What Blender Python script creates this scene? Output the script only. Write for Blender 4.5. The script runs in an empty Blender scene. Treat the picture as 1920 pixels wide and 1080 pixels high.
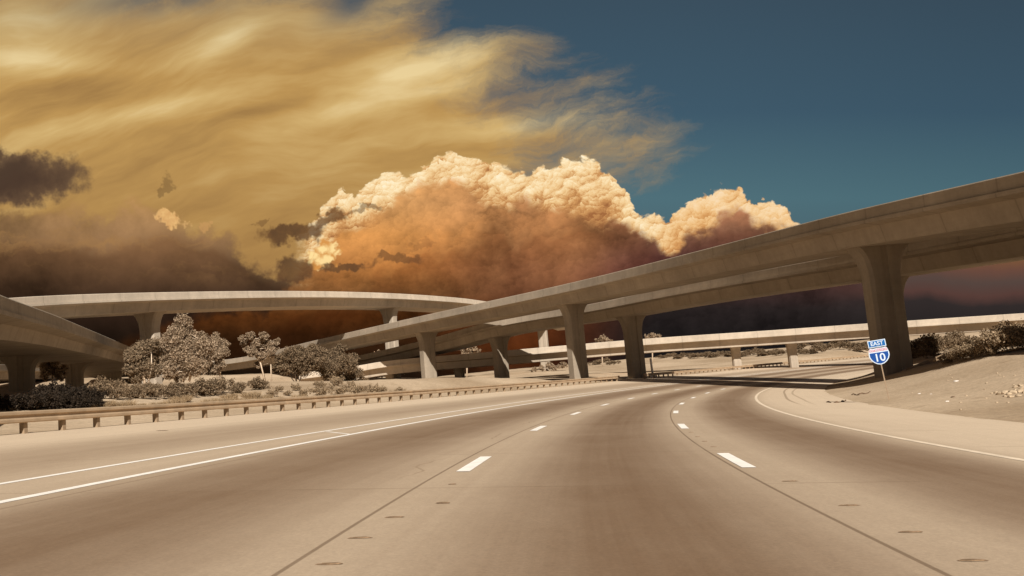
import bpy, bmesh, math, random
import numpy as np
from mathutils import Vector, noise as mnoise

sc = bpy.context.scene
COL = sc.collection
rad = math.radians

# ------------------------------------------------------------------ camera
F, PITCH, ROLL = 1600.0, 0.10578, 0.09
cp, sp, cr, sr = math.cos(PITCH), math.sin(PITCH), math.cos(ROLL), math.sin(ROLL)
FWD = Vector((0, cp, sp))
UP0 = Vector((0, -sp, cp))
RGT = Vector((1, 0, 0)) * cr - UP0 * sr
UPV = UP0 * cr + Vector((1, 0, 0)) * sr

def ray(px, py):
    return FWD + RGT * ((px - 960) / F) + UPV * ((540 - py) / F)

def at(px, py, d):
    """point seen in direction (px, py) at horizontal range d metres"""
    v = ray(px, py)
    return v * (d / math.hypot(v.x, v.y))

def proj(p):
    p = Vector(p)
    d = p.dot(FWD)
    return 960 + F * p.dot(RGT) / d, 540 - F * p.dot(UPV) / d

cam = bpy.data.cameras.new("camera")
camo = bpy.data.objects.new("camera", cam)
COL.objects.link(camo)
from mathutils import Matrix
camo.matrix_world = Matrix(((RGT.x, UPV.x, -FWD.x, 0), (RGT.y, UPV.y, -FWD.y, 0), (RGT.z, UPV.z, -FWD.z, 0), (0, 0, 0, 1)))
cam.sensor_width = 36
cam.lens = 36 * F / 1920
cam.clip_start = 0.1
cam.clip_end = 20000
sc.camera = camo

# ------------------------------------------------------------------ helpers
def srgb(r, g, b):
    def f(c):
        c /= 255.0
        return c / 12.92 if c <= 0.04045 else ((c + 0.055) / 1.055) ** 2.4
    return (f(r), f(g), f(b), 1)

def link(o, parent=None):
    COL.objects.link(o)
    if parent is not None:
        o.parent = parent
    return o

def tag(o, label=None, cat=None, group=None, kind=None):
    if label: o["label"] = label
    if cat: o["category"] = cat
    if group: o["group"] = group
    if kind: o["kind"] = kind
    return o

def empty(name, loc, label, cat, group=None, rz=0):
    o = bpy.data.objects.new(name, None)
    o.location = loc
    o.rotation_euler.z = rz
    o.empty_display_size = 0.3
    link(o)
    return tag(o, label, cat, group)

def mesh_obj(name, verts, faces, mat, parent=None, smooth=False, origin=None):
    me = bpy.data.meshes.new(name)
    if origin is not None:
        verts = [(v[0] - origin[0], v[1] - origin[1], v[2] - origin[2]) for v in verts]
    me.from_pydata([tuple(v) for v in verts], [], faces)
    if mat: me.materials.append(mat)
    if smooth:
        me.polygons.foreach_set("use_smooth", [True] * len(me.polygons))
    me.update()
    o = bpy.data.objects.new(name, me)
    if origin is not None and parent is None:
        o.location = origin
    return link(o, parent)

def bm_obj(name, bm, mat, parent=None, smooth=False):
    me = bpy.data.meshes.new(name)
    bmesh.ops.recalc_face_normals(bm, faces=bm.faces[:])
    bm.to_mesh(me); bm.free()
    if mat: me.materials.append(mat)
    if smooth:
        me.polygons.foreach_set("use_smooth", [True] * len(me.polygons))
    return link(bpy.data.objects.new(name, me), parent)

def quads_obj(name, V, mat, parent=None):
    """V: (n,4,3) array of quads"""
    n = len(V)
    me = bpy.data.meshes.new(name)
    me.vertices.add(n * 4); me.loops.add(n * 4); me.polygons.add(n)
    me.vertices.foreach_set("co", V.reshape(-1).astype(np.float32))
    me.loops.foreach_set("vertex_index", np.arange(n * 4, dtype=np.int32))
    me.polygons.foreach_set("loop_start", np.arange(0, n * 4, 4, dtype=np.int32))
    me.update(calc_edges=True)
    me.materials.append(mat)
    return link(bpy.data.objects.new(name, me), parent)

def bm_box(bm, c, size, rot=None):
    m = Matrix.Translation(c)
    if rot is not None: m = m @ rot.to_4x4()
    m = m @ Matrix.Diagonal((size[0], size[1], size[2], 1))
    bmesh.ops.create_cube(bm, size=1, matrix=m)

def bm_tube(bm, pts, radii, seg=7):
    rings = []
    for i, p in enumerate(pts):
        a = pts[max(i - 1, 0)]; b = pts[min(i + 1, len(pts) - 1)]
        t = (Vector(b) - Vector(a)).normalized()
        n1 = t.orthogonal().normalized(); n2 = t.cross(n1)
        rings.append([bm.verts.new(Vector(p) + (n1 * math.cos(2 * math.pi * k / seg) + n2 * math.sin(2 * math.pi * k / seg)) * radii[i]) for k in range(seg)])
    for r0, r1 in zip(rings, rings[1:]):
        # align ring twist
        off = min(range(seg), key=lambda o: (r0[0].co - r1[o].co).length)
        for k in range(seg):
            bm.faces.new((r0[k], r0[(k + 1) % seg], r1[(k + 1 + off) % seg], r1[(k + off) % seg]))
    bm.faces.new(rings[0]); bm.faces.new(rings[-1])

# ------------------------------------------------------------------ material helper
class NT:
    def __init__(s, tree, dims='3D'): s.t = tree; s.dims = dims
    def n(s, typ, **kw):
        nd = s.t.nodes.new(typ)
        for k, v in kw.items(): setattr(nd, k, v)
        return nd
    def put(s, sock, v):
        if isinstance(v, E): s.t.links.new(v.s, sock)
        elif isinstance(v, bpy.types.NodeSocket): s.t.links.new(v, sock)
        else: sock.default_value = v
    def math(s, op, a, b=None, c=None):
        nd = s.n('ShaderNodeMath', operation=op)
        s.put(nd.inputs[0], a)
        if b is not None: s.put(nd.inputs[1], b)
        if c is not None: s.put(nd.inputs[2], c)
        return E(s, nd.outputs[0])
    def smooth(s, x, e0, e1, o0=0.0, o1=1.0, lin=False):
        nd = s.n('ShaderNodeMapRange', interpolation_type='LINEAR' if lin else 'SMOOTHSTEP', clamp=True)
        for i, v in enumerate((x, e0, e1, o0, o1)): s.put(nd.inputs[i], v)
        return E(s, nd.outputs[0])
    def vec(s, x, y, z=0.0):
        nd = s.n('ShaderNodeCombineXYZ')
        for i, v in enumerate((x, y, z)): s.put(nd.inputs[i], v)
        return E(s, nd.outputs[0])
    def noise(s, v, scale=1.0, detail=3.0, rough=0.5, dist=0.0):
        nd = s.n('ShaderNodeTexNoise', noise_dimensions=s.dims)
        s.put(nd.inputs['Vector'], v)
        nd.inputs['Scale'].default_value = scale
        nd.inputs['Detail'].default_value = detail
        nd.inputs['Roughness'].default_value = rough
        nd.inputs['Distortion'].default_value = dist
        return E(s, nd.outputs[0])
    def voro(s, v, scale=1.0, smoothness=None, out='Distance', rnd=1.0):
        nd = s.n('ShaderNodeTexVoronoi', voronoi_dimensions=s.dims)
        if smoothness is not None:
            nd.feature = 'SMOOTH_F1'; nd.inputs['Smoothness'].default_value = smoothness
        s.put(nd.inputs['Vector'], v)
        nd.inputs['Scale'].default_value = scale
        nd.inputs['Randomness'].default_value = rnd
        return E(s, nd.outputs[out])
    def ramp(s, x, stops, interp='LINEAR'):
        nd = s.n('ShaderNodeValToRGB')
        cr_ = nd.color_ramp; cr_.interpolation = interp
        while len(cr_.elements) > 1: cr_.elements.remove(cr_.elements[-1])
        for i, (p, c) in enumerate(stops):
            e = cr_.elements[0] if i == 0 else cr_.elements.new(p)
            e.position = p
            e.color = c if isinstance(c, tuple) else (c, c, c, 1)
        s.put(nd.inputs[0], x)
        return E(s, nd.outputs[0])
    def mix(s, a, b, f):
        nd = s.n('ShaderNodeMix', data_type='RGBA')
        s.put(nd.inputs[0], f); s.put(nd.inputs[6], a); s.put(nd.inputs[7], b)
        return E(s, nd.outputs[2])
    def mul(s, a, b, f=1.0):
        nd = s.n('ShaderNodeMix', data_type='RGBA', blend_type='MULTIPLY')
        s.put(nd.inputs[0], f); s.put(nd.inputs[6], a); s.put(nd.inputs[7], b)
        return E(s, nd.outputs[2])
class E:
    def __init__(s, nt, sock): s.nt, s.s = nt, sock
    def __add__(s, o): return s.nt.math('ADD', s, o)
    __radd__ = __add__
    def __mul__(s, o): return s.nt.math('MULTIPLY', s, o)
    __rmul__ = __mul__
    def __sub__(s, o): return s.nt.math('SUBTRACT', s, o)
    def __rsub__(s, o): return s.nt.math('SUBTRACT', o, s)
    def __truediv__(s, o): return s.nt.math('DIVIDE', s, o)

def new_mat(name, rough=0.85, spec=0.2):
    m = bpy.data.materials.new(name); m.use_nodes = True
    t = m.node_tree
    b = t.nodes['Principled BSDF']
    b.inputs['Roughness'].default_value = rough
    b.inputs['Specular IOR Level'].default_value = spec
    nt = NT(t)
    return m, nt, b

def bump(nt, b, h, strength=0.3, dist=0.05):
    nd = nt.n('ShaderNodeBump')
    nd.inputs['Strength'].default_value = strength
    nd.inputs['Distance'].default_value = dist
    nt.put(nd.inputs['Height'], h)
    nt.t.links.new(nd.outputs[0], b.inputs['Normal'])

def coords(nt, out='Object'):
    return E(nt, nt.n('ShaderNodeTexCoord').outputs[out])

def scaled(nt, v, s):
    nd = nt.n('ShaderNodeMapping'); nd.inputs['Scale'].default_value = s
    nt.put(nd.inputs['Vector'], v)
    return E(nt, nd.outputs[0])

def mat_plain(name, c, rough=0.8, var=0.25, scale=3.0, metal=0.0, spec=0.3):
    m, nt, b = new_mat(name, rough, spec)
    v = coords(nt)
    n = nt.noise(v, scale, 5, 0.6)
    k = nt.smooth(n, 0.25, 0.75, 1 - var, 1 + var, lin=True)
    nt.put(b.inputs['Base Color'], nt.mul(c, nt.vec(k, k, k)))
    b.inputs['Metallic'].default_value = metal
    return m

def mat_concrete(name, c, streak=0.16, joints=True):
    m, nt, b = new_mat(name, 0.9, 0.15)
    v = E(nt, nt.n('ShaderNodeNewGeometry').outputs['Position'])
    big = nt.noise(v, 0.18, 4, 0.6)
    fine = nt.noise(v, 2.2, 6, 0.7)
    drip = nt.noise(scaled(nt, v, (1.1, 1.1, 0.07)), 1.0, 5, 0.65)
    board = nt.noise(scaled(nt, v, (0.06, 0.06, 5.0)), 1.0, 2, 0.5)
    k = nt.smooth(big, 0.3, 0.7, 0.84, 1.1, lin=True) * nt.smooth(fine, 0.25, 0.75, 0.9, 1.08, lin=True)
    k = k * nt.smooth(drip, 0.35, 0.75, 1.06, 1.06 - streak, lin=True) * nt.smooth(board, 0.3, 0.7, 0.975, 1.025, lin=True)
    # pour joints along the deck, each with its own weathering below
    uv = nt.n('ShaderNodeUVMap'); uv.uv_map = "along"
    sx = nt.n('ShaderNodeSeparateXYZ'); nt.t.links.new(uv.outputs[0], sx.inputs[0])
    S_ = E(nt, sx.outputs[0])
    if joints:
        fr = nt.math('ABSOLUTE', nt.math('FRACT', S_ / 6.1) - 0.5)
        k = k * nt.smooth(fr, .488, .494, 1.0, .80) * nt.smooth(fr, .40, .495, 1.0, .96)
        wn = nt.n('ShaderNodeTexWhiteNoise', noise_dimensions='1D'); nt.put(wn.inputs['W'], nt.math('FLOOR', S_ / 6.1 + 0.5))
        k = k * nt.smooth(E(nt, wn.outputs[0]), 0.0, 1.0, .975, 1.025, lin=True)
    nt.put(b.inputs['Base Color'], nt.mul(c, nt.vec(k, k, k)))
    bump(nt, b, fine, 0.25, 0.03)
    return m

def mat_leaf(name, c0, c1, transl=0.25):
    m, nt, b = new_mat(name, 0.75, 0.15)
    r = E(nt, nt.n('ShaderNodeNewGeometry').outputs['Random Per Island'])
    nt.put(b.inputs['Base Color'], nt.mix(c0, c1, r))
    tr = nt.n('ShaderNodeBsdfTranslucent'); nt.put(tr.inputs[0], nt.mix(c0, c1, r))
    mx = nt.n('ShaderNodeMixShader'); mx.inputs[0].default_value = transl
    nt.t.links.new(b.outputs[0], mx.inputs[1]); nt.t.links.new(tr.outputs[0], mx.inputs[2])
    nt.t.links.new(mx.outputs[0], nt.t.nodes['Material Output'].inputs[0])
    return m

M = {}
M['concrete'] = mat_concrete("weathered_concrete", srgb(164, 149, 130))
M['concrete_pale'] = mat_concrete("pale_concrete", srgb(186, 170, 150), 0.14)
M['concrete_column'] = mat_concrete("column_concrete", srgb(150, 136, 118), 0.25, False)
M['paint'] = mat_plain("white_road_paint", srgb(236, 228, 216), 0.7, 0.14, 5.0)
M['edge_paint'] = mat_plain("worn_edge_paint", srgb(214, 194, 168), 0.8, 0.18, 4.0)
M['rail'] = mat_plain("galvanised_rail", srgb(172, 147, 118), 0.6, 0.22, 1.5, 0.2)
M['post'] = mat_plain("weathered_post", srgb(150, 127, 101), 0.9, 0.3, 4)
M['bark'] = mat_plain("pale_bark", srgb(206, 184, 158), 0.9, 0.25, 5)
M['dark_bark'] = mat_plain("dark_bark", srgb(92, 74, 56), 0.9, 0.3, 5)
M['leaf_pale'] = mat_leaf("pale_eucalyptus_leaves", srgb(120, 101, 78), srgb(200, 175, 146), 0.4)
M['leaf_mid'] = mat_leaf("dusty_leaves", srgb(104, 87, 66), srgb(174, 150, 121), 0.4)
M['leaf_dark'] = mat_leaf("dark_mesquite_leaves", srgb(94, 78, 58), srgb(158, 134, 106), 0.35)
M['leaf_black'] = mat_leaf('blackish_bush_leaves', srgb(34, 27, 20), srgb(58, 46, 34), 0.1)  # near-black leaf colour stands in for shade below the left ramp
M['brush'] = mat_leaf("dry_brush", srgb(110, 92, 69), srgb(178, 153, 122), 0.2)
M['dry_grass'] = mat_leaf("dry_grass", srgb(120, 98, 70), srgb(182, 156, 122), 0.2)
M['stone'] = mat_plain("pale_stone", srgb(176, 154, 126), 0.9, 0.3, 6)
M['tar'] = mat_plain("dark_tar", srgb(118, 95, 71), 0.85, 0.45, 30)
M['rubber'] = mat_plain("dusty_rubber", srgb(104, 82, 62), 0.9, 0.3, 8)
M['white'] = mat_plain("white_paint", srgb(235, 225, 212), 0.6, 0.06, 2)
M['blue'] = mat_plain("sign_blue", srgb(18, 70, 142), 0.45, 0.06, 3)
M['blue2'] = mat_plain("sign_light_blue", srgb(16, 94, 160), 0.4, 0.06, 3)
M['signwhite'] = mat_plain("sign_white", srgb(200, 214, 226), 0.4, 0.03, 3)
M['red'] = mat_plain("faded_sign_red", srgb(206, 128, 136), 0.5, 0.08, 3)
M['steel'] = mat_plain("sign_post_steel", srgb(150, 128, 104), 0.7, 0.15, 4, 0.1)

# ------------------------------------------------------------------ road geometry
H, BANK, GRADE, K0, K1, HEAD, U0, BF = 1.0151, 0.0661, 0.01791, 0.00528, -1.3133e-05, 0.0241, -0.16964, 0.30591e-4
UL, UR = -17.1, 9.5
S0, S1, DS = -30.0, 262.0, 0.5
_s = np.arange(S0, S1 + DS, DS)
_th = HEAD + K0 * _s + 0.5 * K1 * _s * _s
_X = np.cumsum(np.sin(_th)) * DS; _Y = np.cumsum(np.cos(_th)) * DS
_i0 = int(round(-S0 / DS))
_X -= _X[_i0]; _Y -= _Y[_i0]
_Z = np.where(_s > 0, -H - GRADE * _s + BF * _s * _s, -H - GRADE * _s)

def road(u, s, dz=0.0):
    x = np.interp(s, _s, _X); y = np.interp(s, _s, _Y); z = np.interp(s, _s, _Z); th = np.interp(s, _s, _th)
    du = u - U0
    return Vector((x + du * math.cos(th), y - du * math.sin(th), z - BANK * du + dz))

def us_of(P):
    """road coordinates (u, s) of plan points P (n,2)"""
    C = np.stack([_X, _Y], 1)
    u = np.empty(len(P)); s = np.empty(len(P)); z = np.empty(len(P))
    for a in range(0, len(P), 4000):
        Q = P[a:a + 4000]
        d = ((Q[:, None, :] - C[None]) ** 2).sum(2)
        i = d.argmin(1)
        th = _th[i]
        dx = Q[:, 0] - _X[i]; dy = Q[:, 1] - _Y[i]
        u[a:a + 4000] = dx * np.cos(th) - dy * np.sin(th) + U0
        s[a:a + 4000] = _s[i] + dx * np.sin(th) + dy * np.cos(th)
        z[a:a + 4000] = _Z[i]
    return u, s, z

def ss(x):
    x = np.clip(x, 0, 1); return x * x * (3 - 2 * x)

# ------------------------------------------------------------------ terrain
CTRL = [at(*c) for c in [
    (20, 768, 30), (200, 757, 36), (60, 752, 48), (150, 750, 50), (400, 757, 36), (600, 746, 45), (45, 732, 66), (145, 721, 86), (250, 718, 100),
    (340, 718, 100), (470, 708, 112), (555, 714, 112), (640, 716, 118), (745, 722, 152), (690, 716, 152), (740, 729, 128), (808, 737, 138),
    (690, 735, 100), (250, 745, 60), (450, 737, 62), (100, 745, 60), (900, 713, 155), (1000, 709, 152), (1100, 713, 116), (1195, 713, 118),
    (1250, 706, 135), (1385, 690, 156), (1490, 681, 156), (1300, 664, 300), (1560, 650, 400), (1385, 662, 300), (1150, 672, 290), (1000, 690, 230), (1450, 652, 420), (1560, 645, 640), (1250, 690, 190), (1400, 678, 190), (300, 700, 200), (500, 695, 200), (100, 705, 200),
    (900, 705, 230), (1100, 692, 230),
    (1665, 735, 38), (1672, 692, 63), (1830, 682, 47), (1920, 654, 41), (1920, 760, 26), (1920, 704, 33), (1750, 688, 55), (1860, 664, 47), (1920, 640, 50), (2050, 610, 50), (1780, 672, 68), (1750, 650, 130), (2100, 640, 38),
    (2100, 720, 30), (1560, 742, 44), (1780, 745, 33), (-150, 745, 45), (-150, 740, 80)]]
CTRL += [Vector(v) for v in [(-30, -20, 0.3), (25, -25, -1.8), (-60, 20, 1.6), (40, 0, -1.2), (-400, 300, 5), (-800, 900, 6), (0, 450, 5.5), (150, 350, 3.5),
                             (300, 250, 0.0), (0, 900, 9.0), (600, 900, 8.0), (300, 1600, 12.5), (-300, 1600, 12), (1500, 2200, 18), (-1500, 2200, 18), (0, 4000, 34), (2500, 4000, 34), (-2500, 4000, 34), (600, 100, 0)]]
CA = np.array([tuple(c) for c in CTRL])

def terrain(P):
    P = np.asarray(P, float)
    zi = np.empty(len(P))
    for a in range(0, len(P), 8000):
        Q = P[a:a + 8000]
        d2 = ((Q[:, None, :] - CA[None, :, :2]) ** 2).sum(2)
        r2 = d2 / (1 + 0.0008 * (Q ** 2).sum(1))[:, None]
        w = 1.0 / (r2 + 12.0) ** 1.7
        zi[a:a + 8000] = (w * CA[None, :, 2]).sum(1) / w.sum(1)
    u, s, zc = us_of(P)
    zr = zc - BANK * (np.clip(u, UL, UR) - U0)
    dist = np.maximum(u - UR, UL - u)
    endd = np.maximum(np.maximum(S0 - s, s - S1), 0) * 0.6
    dd = np.maximum(np.maximum(dist, 0), endd)
    w = ss(dd / 9.0)
    x, y = P[:, 0], P[:, 1]
    rough = 0.10 * np.sin(x * 0.31 + 1.3 * np.sin(y * 0.23)) * np.cos(y * 0.27 + np.sin(x * 0.19)) + 0.035 * np.sin(x * 1.3 + y * 0.7) * np.sin(y * 1.1 - x * 0.5)
    z = (1 - w) * zr + w * (zi + rough)
    edge = dist + 0.30 * np.sin(s * 0.55) * np.sin(s * 0.21 + 1)
    off = -0.16 + 0.185 * ss((np.maximum(edge, endd) + 0.5) / 0.9)
    return z + off * (1 - w)

def hit(px, py):
    v = ray(px, py)
    n = math.hypot(v.x, v.y)
    ds = np.concatenate([np.arange(6, 130, 0.25), np.arange(130, 500, 1.0), np.arange(500, 3500, 8.0)])
    P = np.stack([v.x / n * ds, v.y / n * ds], 1)
    z = terrain(P)
    k = np.nonzero(v.z / n * ds < z)[0]
    i = k[0] if len(k) else len(ds) - 1
    return Vector((P[i, 0], P[i, 1], z[i]))

def gz(x, y):
    return float(terrain(np.array([[x, y]]))[0])

def axis(lo, hi, step, far_lo, far_hi, g=1.16):
    a = list(np.arange(lo, hi + 1e-6, step)); st = step
    while a[-1] < far_hi: st *= g; a.append(a[-1] + st)
    st = step
    while a[0] > far_lo: st *= g; a.insert(0, a[0] - st)
    return np.array(a)
gx = axis(-95, 110, 1.0, -5000, 5000); gy = axis(-12, 175, 1.0, -300, 6000)
GX, GY = np.meshgrid(gx, gy)
PP = np.stack([GX.ravel(), GY.ravel()], 1)
ZZ = terrain(PP)
nx, ny = len(gx), len(gy)
idx = np.arange(nx * ny).reshape(ny, nx)
q = np.stack([idx[:-1, :-1], idx[:-1, 1:], idx[1:, 1:], idx[1:, :-1]], -1).reshape(-1, 4)

m, nt, b = new_mat("desert_sand", 0.95, 0.08)
v = E(nt, nt.n('ShaderNodeNewGeometry').outputs['Position'])
n1 = nt.noise(v, 0.07, 5, 0.6); n2 = nt.noise(v, 0.9, 6, 0.7); n3 = nt.noise(v, 7.0, 4, 0.75); n4 = nt.voro(v, 5.0)
c = nt.mix(srgb(158, 135, 108), srgb(188, 165, 137), nt.smooth(n1, 0.3, 0.68))
c = nt.mix(c, srgb(126, 102, 76), nt.smooth(n2, 0.52, 0.78) * 0.55)
k = nt.smooth(n3, 0.25, 0.75, 0.72, 1.22, lin=True) * nt.smooth(nt.noise(v, 2.6, 5, 0.7), 0.3, 0.7, 0.9, 1.08, lin=True)
c = nt.mul(c, nt.vec(k, k, k))
c = nt.mix(c, srgb(220, 202, 176), nt.smooth(n4, 0.16, 0.06) * nt.smooth(n2, 0.5, 0.6) * 0.5)
nt.put(b.inputs['Base Color'], c)
bump(nt, b, n3 * 0.5 + n2, 0.35, 0.08)
M['sand'] = m
me = bpy.data.meshes.new("ground")
me.from_pydata(np.concatenate([PP, ZZ[:, None]], 1).tolist(), [], q.tolist())
me.polygons.foreach_set("use_smooth", [True] * len(me.polygons))
me.materials.append(M['sand'])
tag(link(bpy.data.objects.new("ground", me)), kind="structure")

# road sheet
m, nt, b = new_mat("worn_concrete_pavement", 0.8, 0.25)
uv = nt.n('ShaderNodeUVMap'); uv.uv_map = "road"
sx = nt.n('ShaderNodeSeparateXYZ'); nt.t.links.new(uv.outputs[0], sx.inputs[0])
U, S = E(nt, sx.outputs[0]), E(nt, sx.outputs[1])
wob = nt.noise(nt.vec(U * 0.25, S * 0.03), 1.0, 4, 0.6) - 0.5
Uw = U + wob * 0.7
prof = [(-17.1, .95), (-13.6, 1.0), (-12.6, .86), (-11.4, .5), (-10.4, .5), (-9.2, .42), (-8.2, .6), (-7.2, .74), (-6.2, .68), (-5.7, .45), (-5.1, .2), (-4.2, .1), (-3.3, .12),
        (-2.6, .38), (-2.0, .64), (-1.2, .58), (-.75, .3), (-.2, .1), (.5, .06), (1.0, .16), (1.5, .42), (1.9, .60), (2.5, .58), (2.9, .36), (3.5, .09), (4.2, .08), (4.8, .24), (5.3, .62), (5.9, .9), (8.0, 1.0), (9.4, .95)]
t = nt.ramp((Uw - (-17.1)) / 26.6, [((a + 17.1) / 26.6, bb) for a, bb in prof], 'B_SPLINE')
streak = nt.noise(nt.vec(U * 5.0, S * 0.06), 1.0, 5, 0.65)
streak2 = nt.noise(nt.vec(U * 1.4, S * 0.035), 1.0, 3, 0.5)
blot = nt.noise(nt.vec(U * 0.8, S * 0.5), 1.0, 6, 0.65)
grain = nt.noise(nt.vec(U * 30, S * 30), 1.0, 4, 0.8)
slab = nt.n('ShaderNodeTexWhiteNoise', noise_dimensions='2D')
sfl = nt.math('FLOOR', S / 4.6)
lfl = nt.math('FLOOR', (U + 1.83) / 3.66)
nt.put(slab.inputs['Vector'], nt.vec(lfl, sfl))
t = t + (streak - 0.5) * 0.20 + (streak2 - 0.5) * 0.16 + (blot - 0.5) * 0.22 + (E(nt, slab.outputs[0]) - 0.5) * 0.045
c = nt.mix(srgb(112, 87, 64), srgb(198, 176, 149), t)
k = nt.smooth(grain, 0.2, 0.8, 0.80, 1.20, lin=True) * nt.smooth(nt.noise(nt.vec(U * 9, S * 5), 1.0, 5, 0.75), 0.25, 0.75, 0.93, 1.07, lin=True)
c = nt.mul(c, nt.vec(k, k, k))
# transverse contraction joints and longitudinal saw-cut seams (real joints of the slab)
fr = nt.math('FRACT', S / 4.6)
tj = nt.smooth(nt.math('ABSOLUTE', fr - 0.5), 0.4945, 0.498)
gapn = nt.smooth(nt.noise(nt.vec(U * 0.6, S * 0.4), 1.0, 2, 0.5), 0.38, 0.6)
c = nt.mix(c, srgb(104, 82, 60), tj * gapn * 0.55)
for u0, wd, al in ((-1.86, 0.012, .62), (1.80, 0.012, .62), (-5.62, 0.015, .4), (-9.9, 0.012, .25), (-12.9, .02, .35)):
    brk = nt.smooth(nt.noise(nt.vec(u0, S * 0.5), 1.0, 3, 0.6), 0.2, 0.45, 0.45, 1.0)
    sj = nt.smooth(nt.math('ABSOLUTE', U + wob * 0.03 - u0), wd + 0.012, wd)
    c = nt.mix(c, srgb(92, 70, 48), sj * brk * al)
# two curved tyre scuffs on the right shoulder
for u0, amp, al in ((6.9, 0.5, .55), (7.5, 0.6, .4)):
    sj = nt.smooth(nt.math('ABSOLUTE', U - u0 + (nt.noise(nt.vec(3.0 + u0, S * 0.05), 1.0, 1, 0.5) - 0.5) * amp), 0.09, 0.03)
    c = nt.mix(c, srgb(112, 88, 64), sj * nt.smooth(S, 34.0, 44.0) * al)
# fine meandering cracks and rub marks beside the left seam
cr1 = nt.smooth(nt.math('ABSOLUTE', U + 2.25 - (nt.noise(nt.vec(0.0, S * 0.35), 1.0, 3, 0.6) - 0.5) * 1.1), 0.03, 0.008)
c = nt.mix(c, srgb(112, 88, 62), cr1 * nt.smooth(S, 8.5, 10.0) * nt.smooth(nt.noise(nt.vec(9.0, S * 0.3), 1.0, 2, 0.5), 0.48, 0.6) * 0.4)
spots = nt.smooth(nt.noise(nt.vec(U * 3.0, S * 2.2), 1.0, 4, 0.7), 0.72, 0.80)
c = nt.mix(c, srgb(110, 86, 62), spots * 0.5)
nt.put(b.inputs['Base Color'], c)
bump(nt, b, grain, 0.18, 0.01)
M['road'] = m

def strip(name, ulist, s_a, s_b, dz, mat, ds=1.0, thick=None):
    n = max(2, int(abs(s_b - s_a) / ds) + 1)
    svals = np.linspace(s_a, s_b, n)
    verts, uvs, faces = [], [], []
    for s in svals:
        for u in (ulist(s) if callable(ulist) else ulist):
            verts.append(road(u, s, dz)); uvs.append((u, s))
    k = len(verts) // n
    for i in range(n - 1):
        for j in range(k - 1):
            faces.append((i * k + j, i * k + j + 1, (i + 1) * k + j + 1, (i + 1) * k + j))
    me = bpy.data.meshes.new(name)
    me.from_pydata([tuple(v) for v in verts], [], faces)
    l = me.uv_layers.new(name="road")
    for lp in me.loops: l.data[lp.index].uv = uvs[lp.vertex_index]
    me.materials.append(mat)
    return link(bpy.data.objects.new(name, me))

tag(strip("road", list(np.linspace(UL, UR, 20)), S0, S1, 0.0, M['road']), kind="structure")
# solid markings
def ws(u, w): return lambda s: [u - w / 2, u + w / 2]
tag(strip("edge_line", ws(5.42, 0.13), S0, 250, 0.004, M['edge_paint']), kind="structure")
tag(strip("carpool_line", ws(-5.98, 0.15), S0, 230, 0.004, M['paint']), kind="structure")
tag(strip("carpool_line", ws(-7.28, 0.13), S0, 230, 0.004, M['paint']), kind="structure")
tag(strip("carpool_line", lambda s: [-7.2 + (21.6 - s) * 0.83 - .0, -7.2 + (21.6 - s) * 0.83 + .11], 21.55, 20.2, 0.004, M['paint'], 0.2), kind="structure")

# dashes: individual painted marks
ORD = ["first", "second", "third", "fourth", "fifth", "sixth", "seventh", "eighth", "ninth", "tenth", "eleventh", "twelfth", "thirteenth", "fourteenth", "fifteenth", "sixteenth", "seventeenth", "eighteenth", "nineteenth", "twentieth"]
for side, uc, sa in (("left", -1.60, 10.95), ("right", 1.97, 10.95)):
    for k in range(8):
        s = sa + k * 9.62
        o = strip("lane_dash", ws(uc, 0.175), s, s + 2.3, 0.005, M['paint'], 0.6)
        tag(o, "%s white painted lane dash from the camera along the %s lane line" % (ORD[k], side), "lane marking", "painted dashes of the %s lane line" % side)

# worn lens-shaped tar patches where lane markers used to sit
def lens_patch(u, s, w, l, label, mat=None, name="tar_patch", cat="road patch", grp="dark worn patches along the lane seams", rot=0.0):
    bm = bmesh.new()
    rng = random.Random(int(u * 100 + s * 37))
    p0 = road(u, s, 0)
    ring = []; inner = []
    n = 18
    for i in range(n):
        a = 2 * math.pi * i / n
        rr = 1 + rng.uniform(-.13, .13)
        du = math.cos(a) * w * rr / 2; dsn = math.sin(a) * l * rr / 2 * (1 if math.sin(a) > 0 else .7) + rot * du
        ring.append(bm.verts.new(road(u + du, s + dsn, 0.003) - p0))
        inner.append(bm.verts.new(road(u + du * .75, s + dsn * .75, 0.007 + rng.uniform(0, .003)) - p0))
    for i in range(n):
        bm.faces.new((ring[i], ring[(i + 1) % n], inner[(i + 1) % n], inner[i]))
    bm.faces.new(inner)
    o = bm_obj(name, bm, mat or M['tar']); o.location = p0
    return tag(o, label, cat, grp)
for k, (u, s) in enumerate([(2.10, 5.12), (2.13, 6.10), (2.14, 7.45), (2.10, 9.35)]):
    lens_patch(u, s, 0.17, 0.06, "%s dark lens shaped patch from the camera beside the right lane seam" % ORD[k])
for k, (u, s) in enumerate([(-1.62, 5.22), (-1.66, 6.13), (-1.62, 7.1), (-1.5, 9.5)]):
    lens_patch(u, s, (0.17, .18, .17, .1)[k], 0.055, "%s dark lens shaped patch from the camera beside the left lane seam" % ORD[k], rot=.1)
for k, s in enumerate([14.6, 16.0, 17.4, 19.0]):
    lens_patch(2.0, s, .11, .035, "%s small dark patch past the nearest dash of the right lane line" % ORD[k])
lens_patch(-1.35, 7.95, .14, .12, "small crooked dark scrap on the pale strip by the left lane seam", grp=None)
lens_patch(-12.8, 23.3, .34, .3, "small dark scrap lying alone on the left shoulder before the guardrail", M['rubber'], "road_scrap", "debris", None)

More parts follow.
